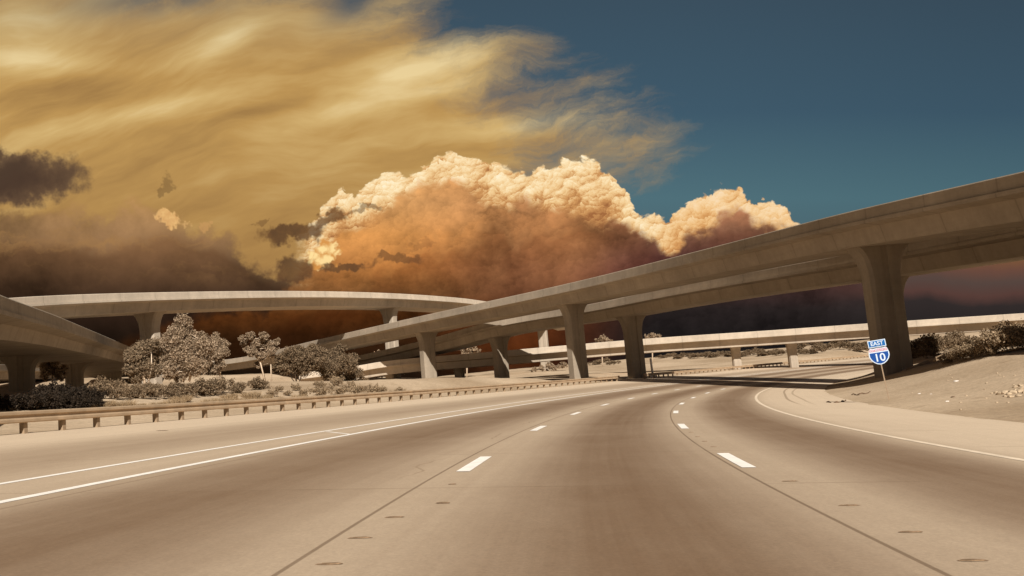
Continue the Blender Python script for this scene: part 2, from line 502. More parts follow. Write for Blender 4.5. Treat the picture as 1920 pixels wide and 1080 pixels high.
# ------------------------------------------------------------------ bridges
def catmull(P, n=14):
    P = [Vector(p) for p in P]
    Q = [P[0] * 2 - P[1]] + P + [P[-1] * 2 - P[-2]]
    out = []
    for i in range(1, len(Q) - 2):
        for k in range(n):
            t = k / n
            a, b_, c_, d = Q[i - 1], Q[i], Q[i + 1], Q[i + 2]
            out.append(0.5 * ((2 * b_) + (c_ - a) * t + (2 * a - 5 * b_ + 4 * c_ - d) * t * t + (3 * b_ - a - 3 * c_ + d) * t ** 3))
    out.append(P[-1])
    return out

def smooth_line(L, it=30):
    L = [v.copy() for v in L]
    for _ in range(it):
        M_ = [v.copy() for v in L]
        for i in range(1, len(L) - 1): M_[i] = (L[i - 1] + L[i] * 2 + L[i + 1]) / 4
        L = M_
    return L

def bridge(name, label, ctrl, W, side, cols, mats=None, group=None, colw=(1.2, 2.5, 0.76, 2.8), para_h=0.80, depth=2.35, web=1.05):
    """ctrl: near parapet top edge; side=+1 deck lies to the right of travel, -1 to the left"""
    L = smooth_line(catmull(ctrl))
    mc, mp, mk = mats or (M['concrete'], M['concrete'], M['concrete_column'])
    N = []
    for i in range(len(L)):
        t = L[min(i + 1, len(L) - 1)] - L[max(i - 1, 0)]
        n_ = Vector((t.y, -t.x, 0)).normalized() * side
        N.append(n_)
    mid = L[len(L) // 2]
    root = empty(name, (mid.x, mid.y, mid.z), label, "bridge", group)
    org = root.location.copy()
    def sweep(nm, sec, mat, closed=True):
        verts, faces = [], []
        k = len(sec)
        for p, n_ in zip(L, N):
            for v_, z in sec:
                verts.append(p + n_ * v_ + Vector((0, 0, z)) - org)
        for i in range(len(L) - 1):
            for j in range(k):
                a = i * k + j; b_ = i * k + (j + 1) % k
                faces.append((a, b_, b_ + k, a + k))
        faces.append(tuple(range(k))[::-1]); faces.append(tuple((len(L) - 1) * k + j for j in range(k)))
        bm = bmesh.new(); vs = [bm.verts.new(v_) for v_ in verts]
        bm.verts.index_update()
        for f in faces: bm.faces.new([vs[i] for i in f])
        ul = bm.loops.layers.uv.new("along")
        for f in bm.faces:
            for lp in f.loops:
                i = lp.vert.index
                lp[ul].uv = (run_len[i // k], sec[i % k][1])
        return bm_obj(nm, bm, mat, root)
    run_len = [0.0]
    for p, q_ in zip(L, L[1:]): run_len.append(run_len[-1] + (q_ - p).length)
    g = -para_h
    sweep("girder", [(0, g), (W, g), (W, g - .24), (W - web, g - .40), (W - web - .3, -depth), (web + .3, -depth), (web, g - .40), (0, g - .24)], mc)
    for v0, d_ in ((0.15, 1), (W - 0.15, -1)):
        sweep("parapet", [(v0, g + .002), (v0, -.06), (v0 + d_ * .04, 0), (v0 + d_ * .24, 0), (v0 + d_ * .28, -.06), (v0 + d_ * .34, g + .35), (v0 + d_ * .5, g + .002)], mp)
    # expansion joints of the parapet seen as dark slots are left to the material; columns:
    w0, w1, h0, fl = colw
    for spec in cols:
        px = spec[0]; zb = spec[1] if len(spec) > 1 else None
        rng_d = spec[2] if len(spec) > 2 else None
        best = None
        for i in range(len(L)):
            c_ = L[i] + N[i] * (W / 2)
            if c_.dot(FWD) < 5: continue
            base = Vector((c_.x, c_.y, 0))
            x, y = proj((c_.x, c_.y, -1.0))
            if rng_d and abs(math.hypot(c_.x, c_.y) - rng_d) > 25: continue
            e = abs(x - px)
            if best is None or e < best[0]: best = (e, i, c_)
        _, i, c_ = best
        ztop = c_.z - depth + 0.05
        zbot = gz(c_.x, c_.y) - 0.6
        T = N[i]; A = Vector((-T.y, T.x, 0))
        levels = [zbot, ztop - fl] + [ztop - fl + fl * t_ for t_ in (.15, .3, .45, .6, .72, .82, .9, .96, 1.0)]
        bm = bmesh.new(); prev = None
        for z in levels:
            t_ = max(0, (z - (ztop - fl)) / fl)
            w = w0 + (w1 - w0) * (1 - math.sqrt(max(0, 1 - t_ ** 2.2)))
            h = h0 + 0.12 * t_ * t_
            ch = 0.22; gq = 0.28; gd = 0.12
            sec = [(w, -h + ch), (w, h - ch), (w - ch, h), (gq, h), (gq - .06, h - gd), (-gq + .06, h - gd), (-gq, h), (-w + ch, h), (-w, h - ch), (-w, -h + ch), (-w + ch, -h), (-gq, -h), (-gq + .06, -h + gd), (gq - .06, -h + gd), (gq, -h), (w - ch, -h)]
            r_ = [bm.verts.new(Vector((c_.x, c_.y, z)) + T * a + A * b_ - org) for a, b_ in sec]
            if prev:
                for k in range(16): bm.faces.new((prev[k], prev[(k + 1) % 16], r_[(k + 1) % 16], r_[k]))
            prev = r_
        bm.faces.new(prev)
        bm_obj("column", bm, mk, root)
    return root, L, N

A_ctrl = [at(3300, 0, 26), at(2700, 139, 33), at(2250, 243, 41), at(1920, 320, 49), at(1591, 396, 62), at(1442, 435, 72.5), at(1271, 479.5, 88), at(1054, 534, 110), at(780, 594, 138), at(568, 643, 170),
          at(462, 669, 196), at(330, 684, 210), at(208, 692, 208), at(92, 686, 186), at(0, 683, 162), at(-120, 676, 138), at(-260, 668, 120)]
bridge("flyover_bridge", "tall concrete flyover nearest the camera, climbing from left to the upper right edge", A_ctrl, 7.6, 1, [(1669,), (1093,), (803,)])
B_ctrl = [at(3300, 122, 34), at(2700, 246, 42), at(2250, 339, 51.5), at(1920, 408, 63), at(1595, 475, 80), at(1271, 535, 104), at(1108, 570, 120), at(1000, 587, 131), at(900, 607, 138), at(809, 634, 150), at(675, 666, 168), at(560, 690, 190)]
bridge("flyover_bridge", "second concrete flyover just behind and below the tall one, running parallel to it", B_ctrl, 7.6, 1, [(1668,), (1190,), (945,)])
C_ctrl = [at(-330, 610, 78), at(-150, 580, 88), at(24, 557, 100), at(300, 547.5, 118), at(560, 545, 140), at(740, 549.5, 160), at(860, 558, 178), at(905, 564, 187), at(985, 576, 207), at(1060, 590, 235), at(1085, 602, 270)]
bridge("flyover_bridge", "pale curved flyover high across the left background against dark clouds", C_ctrl, 8.2, -1, [(280,), (738,), (1024,)], (M['concrete_pale'], M['concrete_pale'], M['concrete_pale']))
D_ctrl = [at(560, 700, 156), at(670, 686, 154), at(739, 674.5, 152), at(970, 655.5, 147), at(1200, 635.5, 146), at(1450, 619, 147), at(1630, 606, 149), at(1920, 587, 152), at(2200, 570, 157)]
bridge("overpass_bridge", "low pale overpass crossing the background behind both flyovers", D_ctrl, 10.0, -1, [(865,), (1385,), (1490,), (735,)], (M['concrete_pale'], M['concrete_pale'], M['concrete_pale']), colw=(1.2, 2.0, 0.7, 1.6))
E_ctrl = [at(-700, 80, 13.5), at(-500, 215, 16), at(-330, 330, 20), at(-150, 448, 27.5), at(-60, 512, 36), at(0, 550, 49), at(100, 587, 68), at(165, 615, 90), at(232, 644, 124), at(285, 668, 160), at(305, 682, 182)]  # unseen near end bent toward the road so its shadow darkens the ground
bridge("flyover_bridge", "shaded concrete ramp bridge entering from the left edge on wide flared columns", E_ctrl, 13.0, -1, [(48,), (146,), (216,)], colw=(1.05, 2.7, 0.75, 1.8), depth=2.05)  # deck made wider to spread more shadow beneath the ramp

# ------------------------------------------------------------------ guardrails
def guardrail(label, u, s_a, s_b, step, grp=None):
    o0 = road(u, s_a)
    root = empty("guardrail", o0, label, "guardrail", grp)
    sec = [(0.0, .66), (.035, .63), (.035, .56), (-.02, .52), (-.02, .46), (.035, .42), (.035, .35), (0.0, .32), (-.03, .32), (-.05, .49), (-.03, .66)]
    n = int((s_b - s_a) / 1.0) + 1
    bm = bmesh.new(); prev = None
    for s in np.linspace(s_a, s_b, n):
        r_ = [bm.verts.new(road(u + a, s, z) - o0) for a, z in sec]
        if prev:
            for k in range(len(sec)): bm.faces.new((prev[k], prev[(k + 1) % len(sec)], r_[(k + 1) % len(sec)], r_[k]))
        else: bm.faces.new(r_)
        prev = r_
    bm.faces.new(prev)
    bm_obj("rail", bm, M['rail'], root)
    proto = None
    for s in np.arange(s_a + .3, s_b, step):
        p = road(u, s) - o0
        th = float(np.interp(s, _s, _th))
        if proto is None:
            bm = bmesh.new()
            bm_box(bm, (-.15, 0, .19), (.16, .16, .94))
            bm_box(bm, (-.06, 0, .46), (.05, .15, .26))
            bmesh.ops.bevel(bm, geom=bm.edges[:], offset=.008, segments=1, affect='EDGES')
            proto = po = bm_obj("post", bm, M['post'], root)
        else:
            po = proto.copy(); link(po, root)
        po.location = p; po.rotation_euler.z = -th
    return root
guardrail("long steel guardrail on posts along the left shoulder in the foreground", -16.75, 4.0, 101.0, 1.55)
guardrail("distant guardrail curving right along the far left shoulder past the columns", -16.8, 109.0, 232.0, 1.6)

# low rail on the crest behind the right bank
d0 = hit(1708, 692).to_2d().length
pts = catmull([at(1702, 694, d0), at(1745, 677, d0 + 1.5), at(1790, 660, d0 + 3.5), at(1830, 647, d0 + 6)], 5)
pts = [p - Vector((0, 0, .35)) for p in pts]
root = empty("guardrail", pts[0], "low pale rail behind the thick right column, half hidden by the shrubby bank", "guardrail")
bm = bmesh.new()
prev = None
for p in pts:
    r_ = [bm.verts.new(p - pts[0] + Vector((a, 0, z))) for a, z in ((-.10, .25), (.10, .25), (.12, .44), (0, .5), (-.12, .44))]
    if prev:
        for k in range(5): bm.faces.new((prev[k], prev[(k + 1) % 5], r_[(k + 1) % 5], r_[k]))
    else: bm.faces.new(r_)
    prev = r_
bm.faces.new(prev)
bm_obj("rail", bm, M['post'], root)
for p in pts[::3]:
    bm = bmesh.new(); zl = gz(p.x, p.y) - .3; bm_box(bm, Vector((p.x, p.y + .12, (zl + p.z + .45) / 2)) - pts[0], (.14, .1, max(.3, p.z + .45 - zl)))
    bm_obj("post", bm, M['post'], root)

# ------------------------------------------------------------------ route sign
sp_ = hit(1665, 735)
sp_ = at(1665, 735, 38); sp_.z = gz(sp_.x, sp_.y)
root = empty("route_sign", sp_, "blue and white East 10 route shield on a thin leaning post on the right bank", "road sign")
root.rotation_euler = (0, -0.075, math.atan2(-sp_.x, sp_.y) + .05)
hh = 88 / F * 38
def text_mesh(name, txt, size, loc, mat, parent, sxy=(1, 1), bold=0.0):
    cu = bpy.data.curves.new(name, 'FONT'); cu.body = txt; cu.size = size; cu.align_x = 'CENTER'; cu.align_y = 'CENTER'; cu.extrude = 0.004; cu.offset = bold
    tmp = bpy.data.objects.new(name, cu); COL.objects.link(tmp)
    bpy.context.view_layer.update()
    me = bpy.data.meshes.new_from_object(tmp.evaluated_get(bpy.context.evaluated_depsgraph_get()))
    bpy.data.objects.remove(tmp)
    me.name = name; me.materials.clear(); me.materials.append(mat)
    o = bpy.data.objects.new(name, me); link(o, parent)
    o.location = loc; o.rotation_euler = (math.pi / 2, 0, 0); o.scale = (sxy[0], sxy[1], 1)
    return o
def plate(name, outline, y0, th, mat, parent, z0):
    bm = bmesh.new()
    a = [bm.verts.new((x, y0, z + z0)) for x, z in outline]; b_ = [bm.verts.new((x, y0 + th, z + z0)) for x, z in outline]
    bm.faces.new(a); bm.faces.new(b_[::-1])
    for i in range(len(a)): bm.faces.new((a[i], a[(i + 1) % len(a)], b_[(i + 1) % len(a)], b_[i]))
    return bm_obj(name, bm, mat, parent)
bm = bmesh.new(); bm_box(bm, (0, .035, .75), (.045, .04, 2.7)); bm_obj("post", bm, M['steel'], root)
SW = .80
def shield(s):
    half = [(0, -.5), (.16, -.46), (.31, -.36), (.42, -.22), (.485, -.05), (.49, .10), (.455, .25), (.42, .36), (.36, .40)]
    top = [(.2, .375), (0, .395)]
    pts_ = half + top
    out = [(x * s * SW, z * s * SW * .96) for x, z in pts_] + [(-x * s * SW, z * s * SW * .96) for x, z in pts_[1:-1][::-1]]
    return out
zc = 1.38 + .49
sb = plate("shield", shield(1.0), 0, .012, M['signwhite'], root, zc)
low = [(x, z) for x, z in shield(.90) if z < .12 * SW]
low = [(x, min(z, .1)) for x, z in low]
zt_ = .17
half = [(0, -.5), (.16, -.46), (.31, -.36), (.42, -.22), (.485, -.05), (.487, .165)]
k_ = .90 * SW
o = [(x * k_, z * k_ * .96) for x, z in half] + [(-x * k_, z * k_ * .96) for x, z in half[1:][::-1]]
plate("shield_field", o, -.004, .003, M['blue'], sb, zc)
o = [(-.43 * SW, .20 * SW), (.43 * SW, .20 * SW), (.40 * SW, .34 * SW), (.19 * SW, .325 * SW), (0, .345 * SW), (-.19 * SW, .325 * SW), (-.40 * SW, .34 * SW)]
plate("shield_band", o, -.004, .003, M['red'], sb, zc)
text_mesh("lettering", "INTERSTATE", .115, (0, -.008, zc + .262 * SW), M['signwhite'], sb, (.98, 1), .002)
text_mesh("numerals", "10", .44, (0, -.008, zc - .11), M['signwhite'], sb, (1.0, 1.0), .007)
ez = zc + .385 * SW + .17
ow, oh = .34, .145
pb = plate("direction_panel", [(-ow, -oh), (ow, -oh), (ow, oh), (-ow, oh)], 0, .012, M['signwhite'], root, ez)
plate("panel_field", [(-ow + .03, -oh + .03), (ow - .03, -oh + .03), (ow - .03, oh - .03), (-ow + .03, oh - .03)], -.004, .003, M['blue2'], pb, ez)
text_mesh("lettering", "EAST", .225, (0, -.008, ez), M['signwhite'], pb, (.98, 1), .004)

# white delineator post beyond the near column
wp = at(1224, 703, 124); wp.z = gz(wp.x, wp.y)
root = empty("marker_post", wp, "slim white post standing on pale sand just right of the second flyover column", "post")
root.rotation_euler = (0, -.03, 0)
bm = bmesh.new(); bm_tube(bm, [(0, 0, -.3), (0, 0, 2.6), (0, 0, 2.68)], [.17, .16, .1], 10); bm_obj("shaft", bm, M['white'], root, True)
bm = bmesh.new(); bm_box(bm, (0, 0, .1), (1.1, .8, .3)); bmesh.ops.bevel(bm, geom=bm.edges[:], offset=.04, segments=1, affect='EDGES'); bm_obj("base", bm, M['white'], root)

# ------------------------------------------------------------------ vegetation
def leaf_cloud(rng, clumps, n, size, flat=0.0, fill=0.55, aspect=1.6):
    """leaf quads through ellipsoidal clumps [(x,y,z,rx,ry,rz)]"""
    C = np.array(clumps, float)
    vol = (C[:, 3] * C[:, 4] * C[:, 5]) ** 0.75; pr = vol / vol.sum()
    # twig clusters inside the clumps so the crown breaks up into sprays with gaps
    nt_ = max(8, n // 30)
    k = rng.choice(len(C), nt_, p=pr)
    d = rng.normal(size=(nt_, 3)); d /= np.linalg.norm(d, axis=1)[:, None]
    r = rng.uniform(fill ** 3, 1.0, nt_) ** (1 / 3) * rng.uniform(.82, 1.14, nt_)
    tw = C[k, :3] + d * r[:, None] * C[k, 3:6]
    j = rng.integers(0, nt_, n)
    spread = (C[k, 3:6].mean(1) * rng.uniform(.10, .20, nt_))[j]
    pos = tw[j] + rng.normal(size=(n, 3)) * spread[:, None]
    a = rng.normal(size=(n, 3)); a /= np.linalg.norm(a, axis=1)[:, None]
    h = rng.normal(size=(n, 3)); b_ = np.cross(a, h); b_ /= np.linalg.norm(b_, axis=1)[:, None]
    sz = size * rng.uniform(.55, 1.35, n)
    A = a * (sz * aspect / 2)[:, None]; B = b_ * (sz / 2)[:, None]
    return np.stack([pos - A, pos - B * .9 , pos + A, pos + B * .9], 1)

def tree(name, label, base, d, clumps_px, n, leaf, lm, bmq, trunks, seed, cat="tree", group=None, depth=1.0):
    """clumps_px in photo units around the base; d is the range, so that 1 unit = d / F metres"""
    rng = np.random.default_rng(seed)
    p0 = at(base[0], base[1], d)
    g_ = gz(p0.x, p0.y)
    p0 = Vector((p0.x, p0.y, g_))
    root = empty(name, p0, label, cat, group)
    ax = Vector((p0.y, -p0.x, 0)).normalized(); ay = Vector((p0.x, p0.y, 0)).normalized()
    sca = d / F
    cl = []
    for (x, y, r) in clumps_px:
        P = at(x, y, d) - p0
        P = P + ay * float(rng.normal() * r * sca * .8 * depth)
        q_ = float(rng.uniform(.78, 1.06))
        cl.append((P.x, P.y, P.z, r * sca * q_, r * sca * q_ * depth, r * sca * .9 * q_))
    quads_obj("crown", leaf_cloud(rng, cl, n, leaf), lm, root)
    bm = bmesh.new()
    for t_ in trunks:
        pts_ = [at(x, y, d) - p0 for x, y in t_[0]]
        pts_[0].z = min(pts_[0].z, 0) - .2
        bm_tube(bm, pts_, [t_[1] * (1 - .75 * i / (len(pts_) - 1)) for i in range(len(pts_))], 6)
        # limbs into nearby clumps
        for c_ in cl:
            q_ = Vector(c_[:3])
            s_ = min(pts_[1:], key=lambda p: (p - q_).length)
            if (s_ - q_).length < 3.2 and (s_ - q_).length > .4:
                mid_ = (s_ + q_) / 2 + Vector((float(rng.normal()) * .1, float(rng.normal()) * .1, -.12))
                bm_tube(bm, [s_, mid_, q_], [t_[1] * .35, t_[1] * .22, t_[1] * .08], 5)
    bm_obj("trunk", bm, bmq, root, True)
    return root

tree("eucalyptus_tree", "tallest bushy pale eucalyptus, middle of the clump beside the left ramp bridge", (345, 716), 100,
     [(342, 606, 14), (335, 622, 16), (350, 628, 17), (322, 642, 20), (355, 648, 22), (300, 652, 17), (382, 652, 17), (336, 668, 24), (306, 686, 18), (366, 686, 22), (340, 702, 14), (376, 632, 11), (318, 700, 12), (384, 676, 14)],
     42000, .135, M['leaf_pale'], M['bark'], [([(343, 716), (340, 690), (336, 655), (342, 615)], .2), ([(352, 716), (362, 690), (372, 660), (380, 640)], .16), ([(335, 716), (318, 695), (305, 665)], .14)], 1, group=None)
tree("eucalyptus_tree", "lower dense eucalyptus at the left of the clump, touching the ramp bridge", (272, 716), 98,
     [(262, 655, 16), (250, 672, 16), (278, 668, 18), (244, 692, 14), (266, 692, 18), (286, 694, 16), (240, 660, 8), (286, 648, 12), (256, 706, 12)],
     22000, .135, M['leaf_mid'], M['bark'], [([(272, 716), (268, 695), (260, 665)], .16), ([(276, 716), (284, 690), (284, 660)], .12)], 2)
tree("eucalyptus_tree", "slender pale eucalyptus at the right of the clump with a white trunk", (412, 708), 106,
     [(404, 630, 9), (410, 645, 12), (418, 660, 11), (404, 668, 12), (412, 684, 12), (398, 650, 10), (424, 646, 7), (400, 692, 10)],
     15000, .135, M['leaf_pale'], M['bark'], [([(412, 706), (412, 675), (410, 640)], .15)], 3)
tree("eucalyptus_tree", "small open pale tree with white forked trunks standing alone on the sand", (500, 706), 112,
     [(470, 630, 9), (458, 642, 9), (452, 634, 6), (480, 646, 10), (494, 632, 9), (500, 645, 10), (516, 648, 8), (474, 662, 9), (508, 662, 9), (464, 656, 7), (490, 668, 8), (520, 638, 6), (484, 684, 7)],
     14000, .13, M['leaf_pale'], M['bark'], [([(498, 706), (488, 680), (478, 655), (470, 635)], .15), ([(508, 706), (508, 680), (506, 655), (498, 638)], .11)], 4)
tree("mesquite_tree", "dark spreading mesquite under the lower end of the tall flyover", (556, 713), 112,
     [(545, 668, 17), (570, 672, 20), (560, 656, 12), (526, 674, 13), (588, 660, 14), (595, 676, 16), (538, 690, 13), (572, 692, 15), (518, 690, 9), (556, 680, 16)],
     20000, .13, M['leaf_dark'], M['dark_bark'], [([(556, 713), (552, 695), (545, 672)], .13), ([(560, 713), (568, 695), (576, 672)], .11), ([(554, 713), (538, 697), (528, 680)], .08)], 5)
tree("mesquite_tree", "darkest rounded mesquite at the right end, in front of the low overpass", (642, 716), 116,
     [(628, 668, 20), (650, 684, 20), (608, 686, 18), (638, 652, 12), (668, 702, 16), (600, 668, 15), (646, 702, 18), (622, 700, 17), (662, 672, 12), (680, 712, 9), (632, 684, 18)],
     26000, .13, M['leaf_dark'], M['dark_bark'], [([(640, 716), (634, 696), (626, 668)], .14), ([(646, 716), (656, 696), (662, 680)], .11), ([(636, 716), (618, 700), (606, 684)], .1)], 6)
tree("eucalyptus_tree", "pale tree seen between the two nearest columns of the left ramp bridge", (100, 722), 118,
     [(90, 690, 11), (106, 694, 11), (98, 682, 9), (114, 704, 9), (86, 704, 9), (120, 690, 7)], 4000, .19, M['leaf_pale'], M['bark'], [([(100, 722), (98, 702), (94, 686)], .14)], 7)
for i, (bx, by, d, cl, lab) in enumerate([
    (790, 690, 186, [(782, 656, 9), (795, 650, 9), (806, 656, 8), (776, 664, 8), (790, 666, 9), (770, 658, 6)], "sunlit pale tree top just right of the tall flyover's left column, above the low overpass"),
    (874, 690, 190, [(866, 652, 7), (878, 650, 8), (888, 654, 7), (872, 662, 8), (884, 662, 7), (896, 658, 5)], "sunlit pale tree top above the low overpass's middle, left of the bright half column"),
    (1128, 672, 220, [(1120, 638, 6), (1130, 636, 7), (1138, 640, 6), (1128, 648, 8), (1148, 641, 5)], "pale tree top peeping over the low overpass between the two middle columns"),
    (1222, 665, 220, [(1214, 632, 6), (1224, 629, 7), (1232, 632, 6), (1222, 640, 8)], "pale rounded tree top peeping over the low overpass right of the second flyover's column"),
    (715, 700, 185, [(708, 664, 10), (722, 668, 10), (700, 672, 9), (730, 674, 8), (716, 680, 10)], "dusty tree beside the high flyover's thin bright column, behind the low overpass"),
    (1035, 716, 205, [(1016, 690, 7), (1030, 686, 8), (1044, 688, 7), (1056, 684, 6), (1024, 698, 7), (1040, 698, 7), (1002, 694, 6)], "pale tree in the gap beneath the low overpass left of the tall middle column")]):
    tree("desert_tree", lab, (bx, by), d, cl, 3000, .24, M['leaf_pale'], M['bark'], [([(bx, by), (bx, by - 14), (cl[0][0], cl[0][1])], .14), ([(bx, by), (cl[1][0], cl[1][1])], .1)], 20 + i, group=None)

# shrubs: a few meshes, many copies
def shrub_mesh(seed, w, h, n, leaf, mat, nm="shrub", blades=False):
    rng = np.random.default_rng(seed)
    if blades:
        n2 = n
        ang = rng.uniform(0, 2 * math.pi, n2); rr = np.sqrt(rng.uniform(0, 1, n2)) * w * .42
        base = np.stack([np.cos(ang) * rr, np.sin(ang) * rr, np.zeros(n2) - .05], 1)
        lean = np.stack([np.cos(ang) * rng.uniform(0, .8, n2), np.sin(ang) * rng.uniform(0, .8, n2), rng.uniform(.6, 1.2, n2)], 1) + rng.normal(size=(n2, 3)) * .25
        lean *= (h * rng.uniform(.4, 1.0, n2) / np.linalg.norm(lean, axis=1))[:, None]
        side = np.cross(lean, rng.normal(size=(n2, 3))); side /= np.linalg.norm(side, axis=1)[:, None]
        side *= leaf / 2
        V = np.stack([base - side, base + side, base + lean + side * .3, base + lean - side * .3], 1)
    else:
        cl = []
        for i in range(7):
            a = rng.uniform(0, 2 * math.pi); r = rng.uniform(0, .33) * w
            cr_ = rng.uniform(.16, .30) * w
            cl.append((math.cos(a) * r, math.sin(a) * r, h * rng.uniform(.3, .62), cr_, cr_, h * rng.uniform(.28, .42)))
        V = leaf_cloud(rng, cl, n, leaf, fill=.3)
        V[:, :, 2] = np.maximum(V[:, :, 2], -.05)
    me = bpy.data.meshes.new(nm)
    n = len(V)
    me.vertices.add(n * 4); me.loops.add(n * 4); me.polygons.add(n)
    me.vertices.foreach_set("co", V.reshape(-1).astype(np.float32))
    me.loops.foreach_set("vertex_index", np.arange(n * 4, dtype=np.int32))
    me.polygons.foreach_set("loop_start", np.arange(0, n * 4, 4, dtype=np.int32))
    me.update(calc_edges=True); me.materials.append(mat)
    return me
SH_D = [shrub_mesh(40 + i, 3.0, 1.25, 2600, .10, M['leaf_dark']) for i in range(3)]
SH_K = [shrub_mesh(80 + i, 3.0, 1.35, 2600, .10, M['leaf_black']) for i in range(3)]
SH_B = [shrub_mesh(50 + i, 2.2, 1.0, 2200, .065, M['brush']) for i in range(3)]
SH_G = [shrub_mesh(60 + i, 2.0, .75, 800, .035, M['dry_grass'], "dry_grass_clump", True) for i in range(3)]
SH_M = [shrub_mesh(70 + i, 2.6, 1.3, 3200, .06, M['brush']) for i in range(3)]
srng = random.Random(5)
def shrubs(name, meshes, spots, label, cat, group, smin=.8, smax=1.25, hz=1.0):
    spots = sorted(spots, key=lambda q: q[0])
    n = len(spots)
    for i, sp in enumerate(spots):
        p = hit(sp[0], sp[1])
        o = bpy.data.objects.new(name, meshes[i % len(meshes)])
        k = srng.uniform(smin, smax) * (sp[2] if len(sp) > 2 else 1)
        o.location = p; o.rotation_euler.z = srng.uniform(0, 6.28); o.scale = (k, k, k * hz * srng.uniform(.8, 1.2))
        link(o)
        lab = label.replace("#", ORD[i] if i < len(ORD) else "next")
        tag(o, lab, cat, group)
shrubs("shrub", SH_D, [(186, 748), (204, 742), (224, 749), (246, 744), (268, 748), (290, 745), (318, 748), (340, 744), (378, 742), (404, 740), (446, 737), (482, 731), (275, 740), (326, 738)],
       "#-from-left dark low shrub in the row beneath the eucalyptus clump", "shrub", "dark shrubs in a row beneath the eucalyptus clump", .45, .8)
shrubs("shrub", SH_B, [(524, 735), (540, 742), (556, 733), (572, 744), (588, 736), (604, 743), (620, 732), (636, 742), (652, 735), (668, 743), (684, 734), (700, 742), (716, 737), (732, 742), (748, 739), (508, 744), (660, 725), (600, 727), (630, 724)],
       "#-from-left dry brush clump on the sand before the two dark mesquites", "shrub", "dry brush clumps before the mesquites", .4, .75)
shrubs("dry_grass_clump", SH_G, [(200, 762), (230, 764), (262, 762), (296, 763), (328, 760), (360, 761), (392, 758), (424, 757), (456, 754), (488, 752), (430, 748), (500, 748), (520, 752), (340, 753), (560, 750), (600, 748), (640, 748), (170, 766), (470, 746)],
       "#-from-left dry grass tuft just behind the foreground guardrail", "grass tuft", "dry grass tufts behind the guardrail", .28, .6)
shrubs("shrub", SH_K, [(-10, 768), (12, 770), (34, 769), (58, 770), (76, 764), (90, 770), (104, 762), (118, 768), (132, 760), (146, 767), (160, 759), (170, 765), (96, 752), (124, 752), (152, 750), (174, 754)],  # darkened bushes fill in where the ramp's own shadow falls short
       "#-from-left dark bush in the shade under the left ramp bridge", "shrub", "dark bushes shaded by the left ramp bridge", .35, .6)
shrubs("shrub", SH_M, [(1782, 682), (1800, 678), (1816, 674, 1.2), (1834, 670, 1.2), (1852, 667, 1.3), (1870, 664, 1.4), (1888, 660, 1.4), (1906, 657, 1.5), (1922, 655, 1.5), (1838, 660, 1.5), (1860, 655, 1.7), (1882, 650, 1.8), (1904, 645, 1.9), (1922, 640, 2.0), (1940, 645, 1.8), (1820, 664, 1.4), (1897, 648, 1.7)],
       "#-from-left brown bush in the thicket along the top of the right bank", "shrub", "brown bushes along the top of the right bank", .62, .95)
shrubs("shrub", SH_D, [(1714, 672, 1.2), (1728, 668, 1.4), (1742, 664, 1.4), (1758, 660, 1.5), (1774, 656, 1.5), (1790, 652, 1.6), (1806, 650, 1.6), (1735, 672, 1.0)],
       "#-from-left dark bush behind the low rail right of the thick column", "shrub", "dark bushes behind the low rail", .7, 1.0)
shrubs("shrub", SH_D, [(1226, 668), (1240, 672), (1256, 670), (1272, 673), (1288, 669), (1304, 672), (1320, 669), (1336, 671), (1352, 668), (1368, 669), (1400, 668), (1416, 666), (1432, 668), (1450, 665), (1466, 666), (1120, 684), (1134, 680), (1150, 684), (1505, 664), (1530, 663)],
       "#-from-left low brush clump on the desert beneath the low overpass", "shrub", "brush clumps on the desert beneath the low overpass", 1.3, 2.1, .7)
shrubs("shrub", SH_D, [(1548, 656), (1572, 650), (1590, 655), (1612, 660), (1622, 652), (1530, 650), (1500, 654), (1632, 657)],
       "#-from-left small distant bush on the open desert left of the route sign", "shrub", "distant bushes on the open desert", 1.5, 2.5, .7)

# far low buildings
for (px, py, w, h, lab) in [(1545, 644.5, 20, 4.5, "distant long white building on the desert horizon under the low overpass"), (1420, 655, 7, 4.0, "distant small white building left of the low overpass's right column"), (1476, 650, 6, 4.0, "tiny white building on the horizon just left of the low overpass's far right column")]:
    p = hit(px, py)
    root = empty("desert_building", p, lab, "building")
    bm = bmesh.new(); bm_box(bm, (0, 0, h / 2 - .3), (w, 7, h + .6)); bm_obj("wall", bm, M['white'], root)
    bm = bmesh.new(); bm_box(bm, (0, 0, h + .15), (w + .8, 7.8, .28)); bm_obj("roof", bm, M['concrete'], root)
    for k in range(max(1, int(w / 4))):
        bm = bmesh.new(); bm_box(bm, (-w / 2 + 2 + k * 4, -3.52, h * .55), (1.2, .1, 1.0)); bm_obj("window", bm, M['dark_bark'], root)

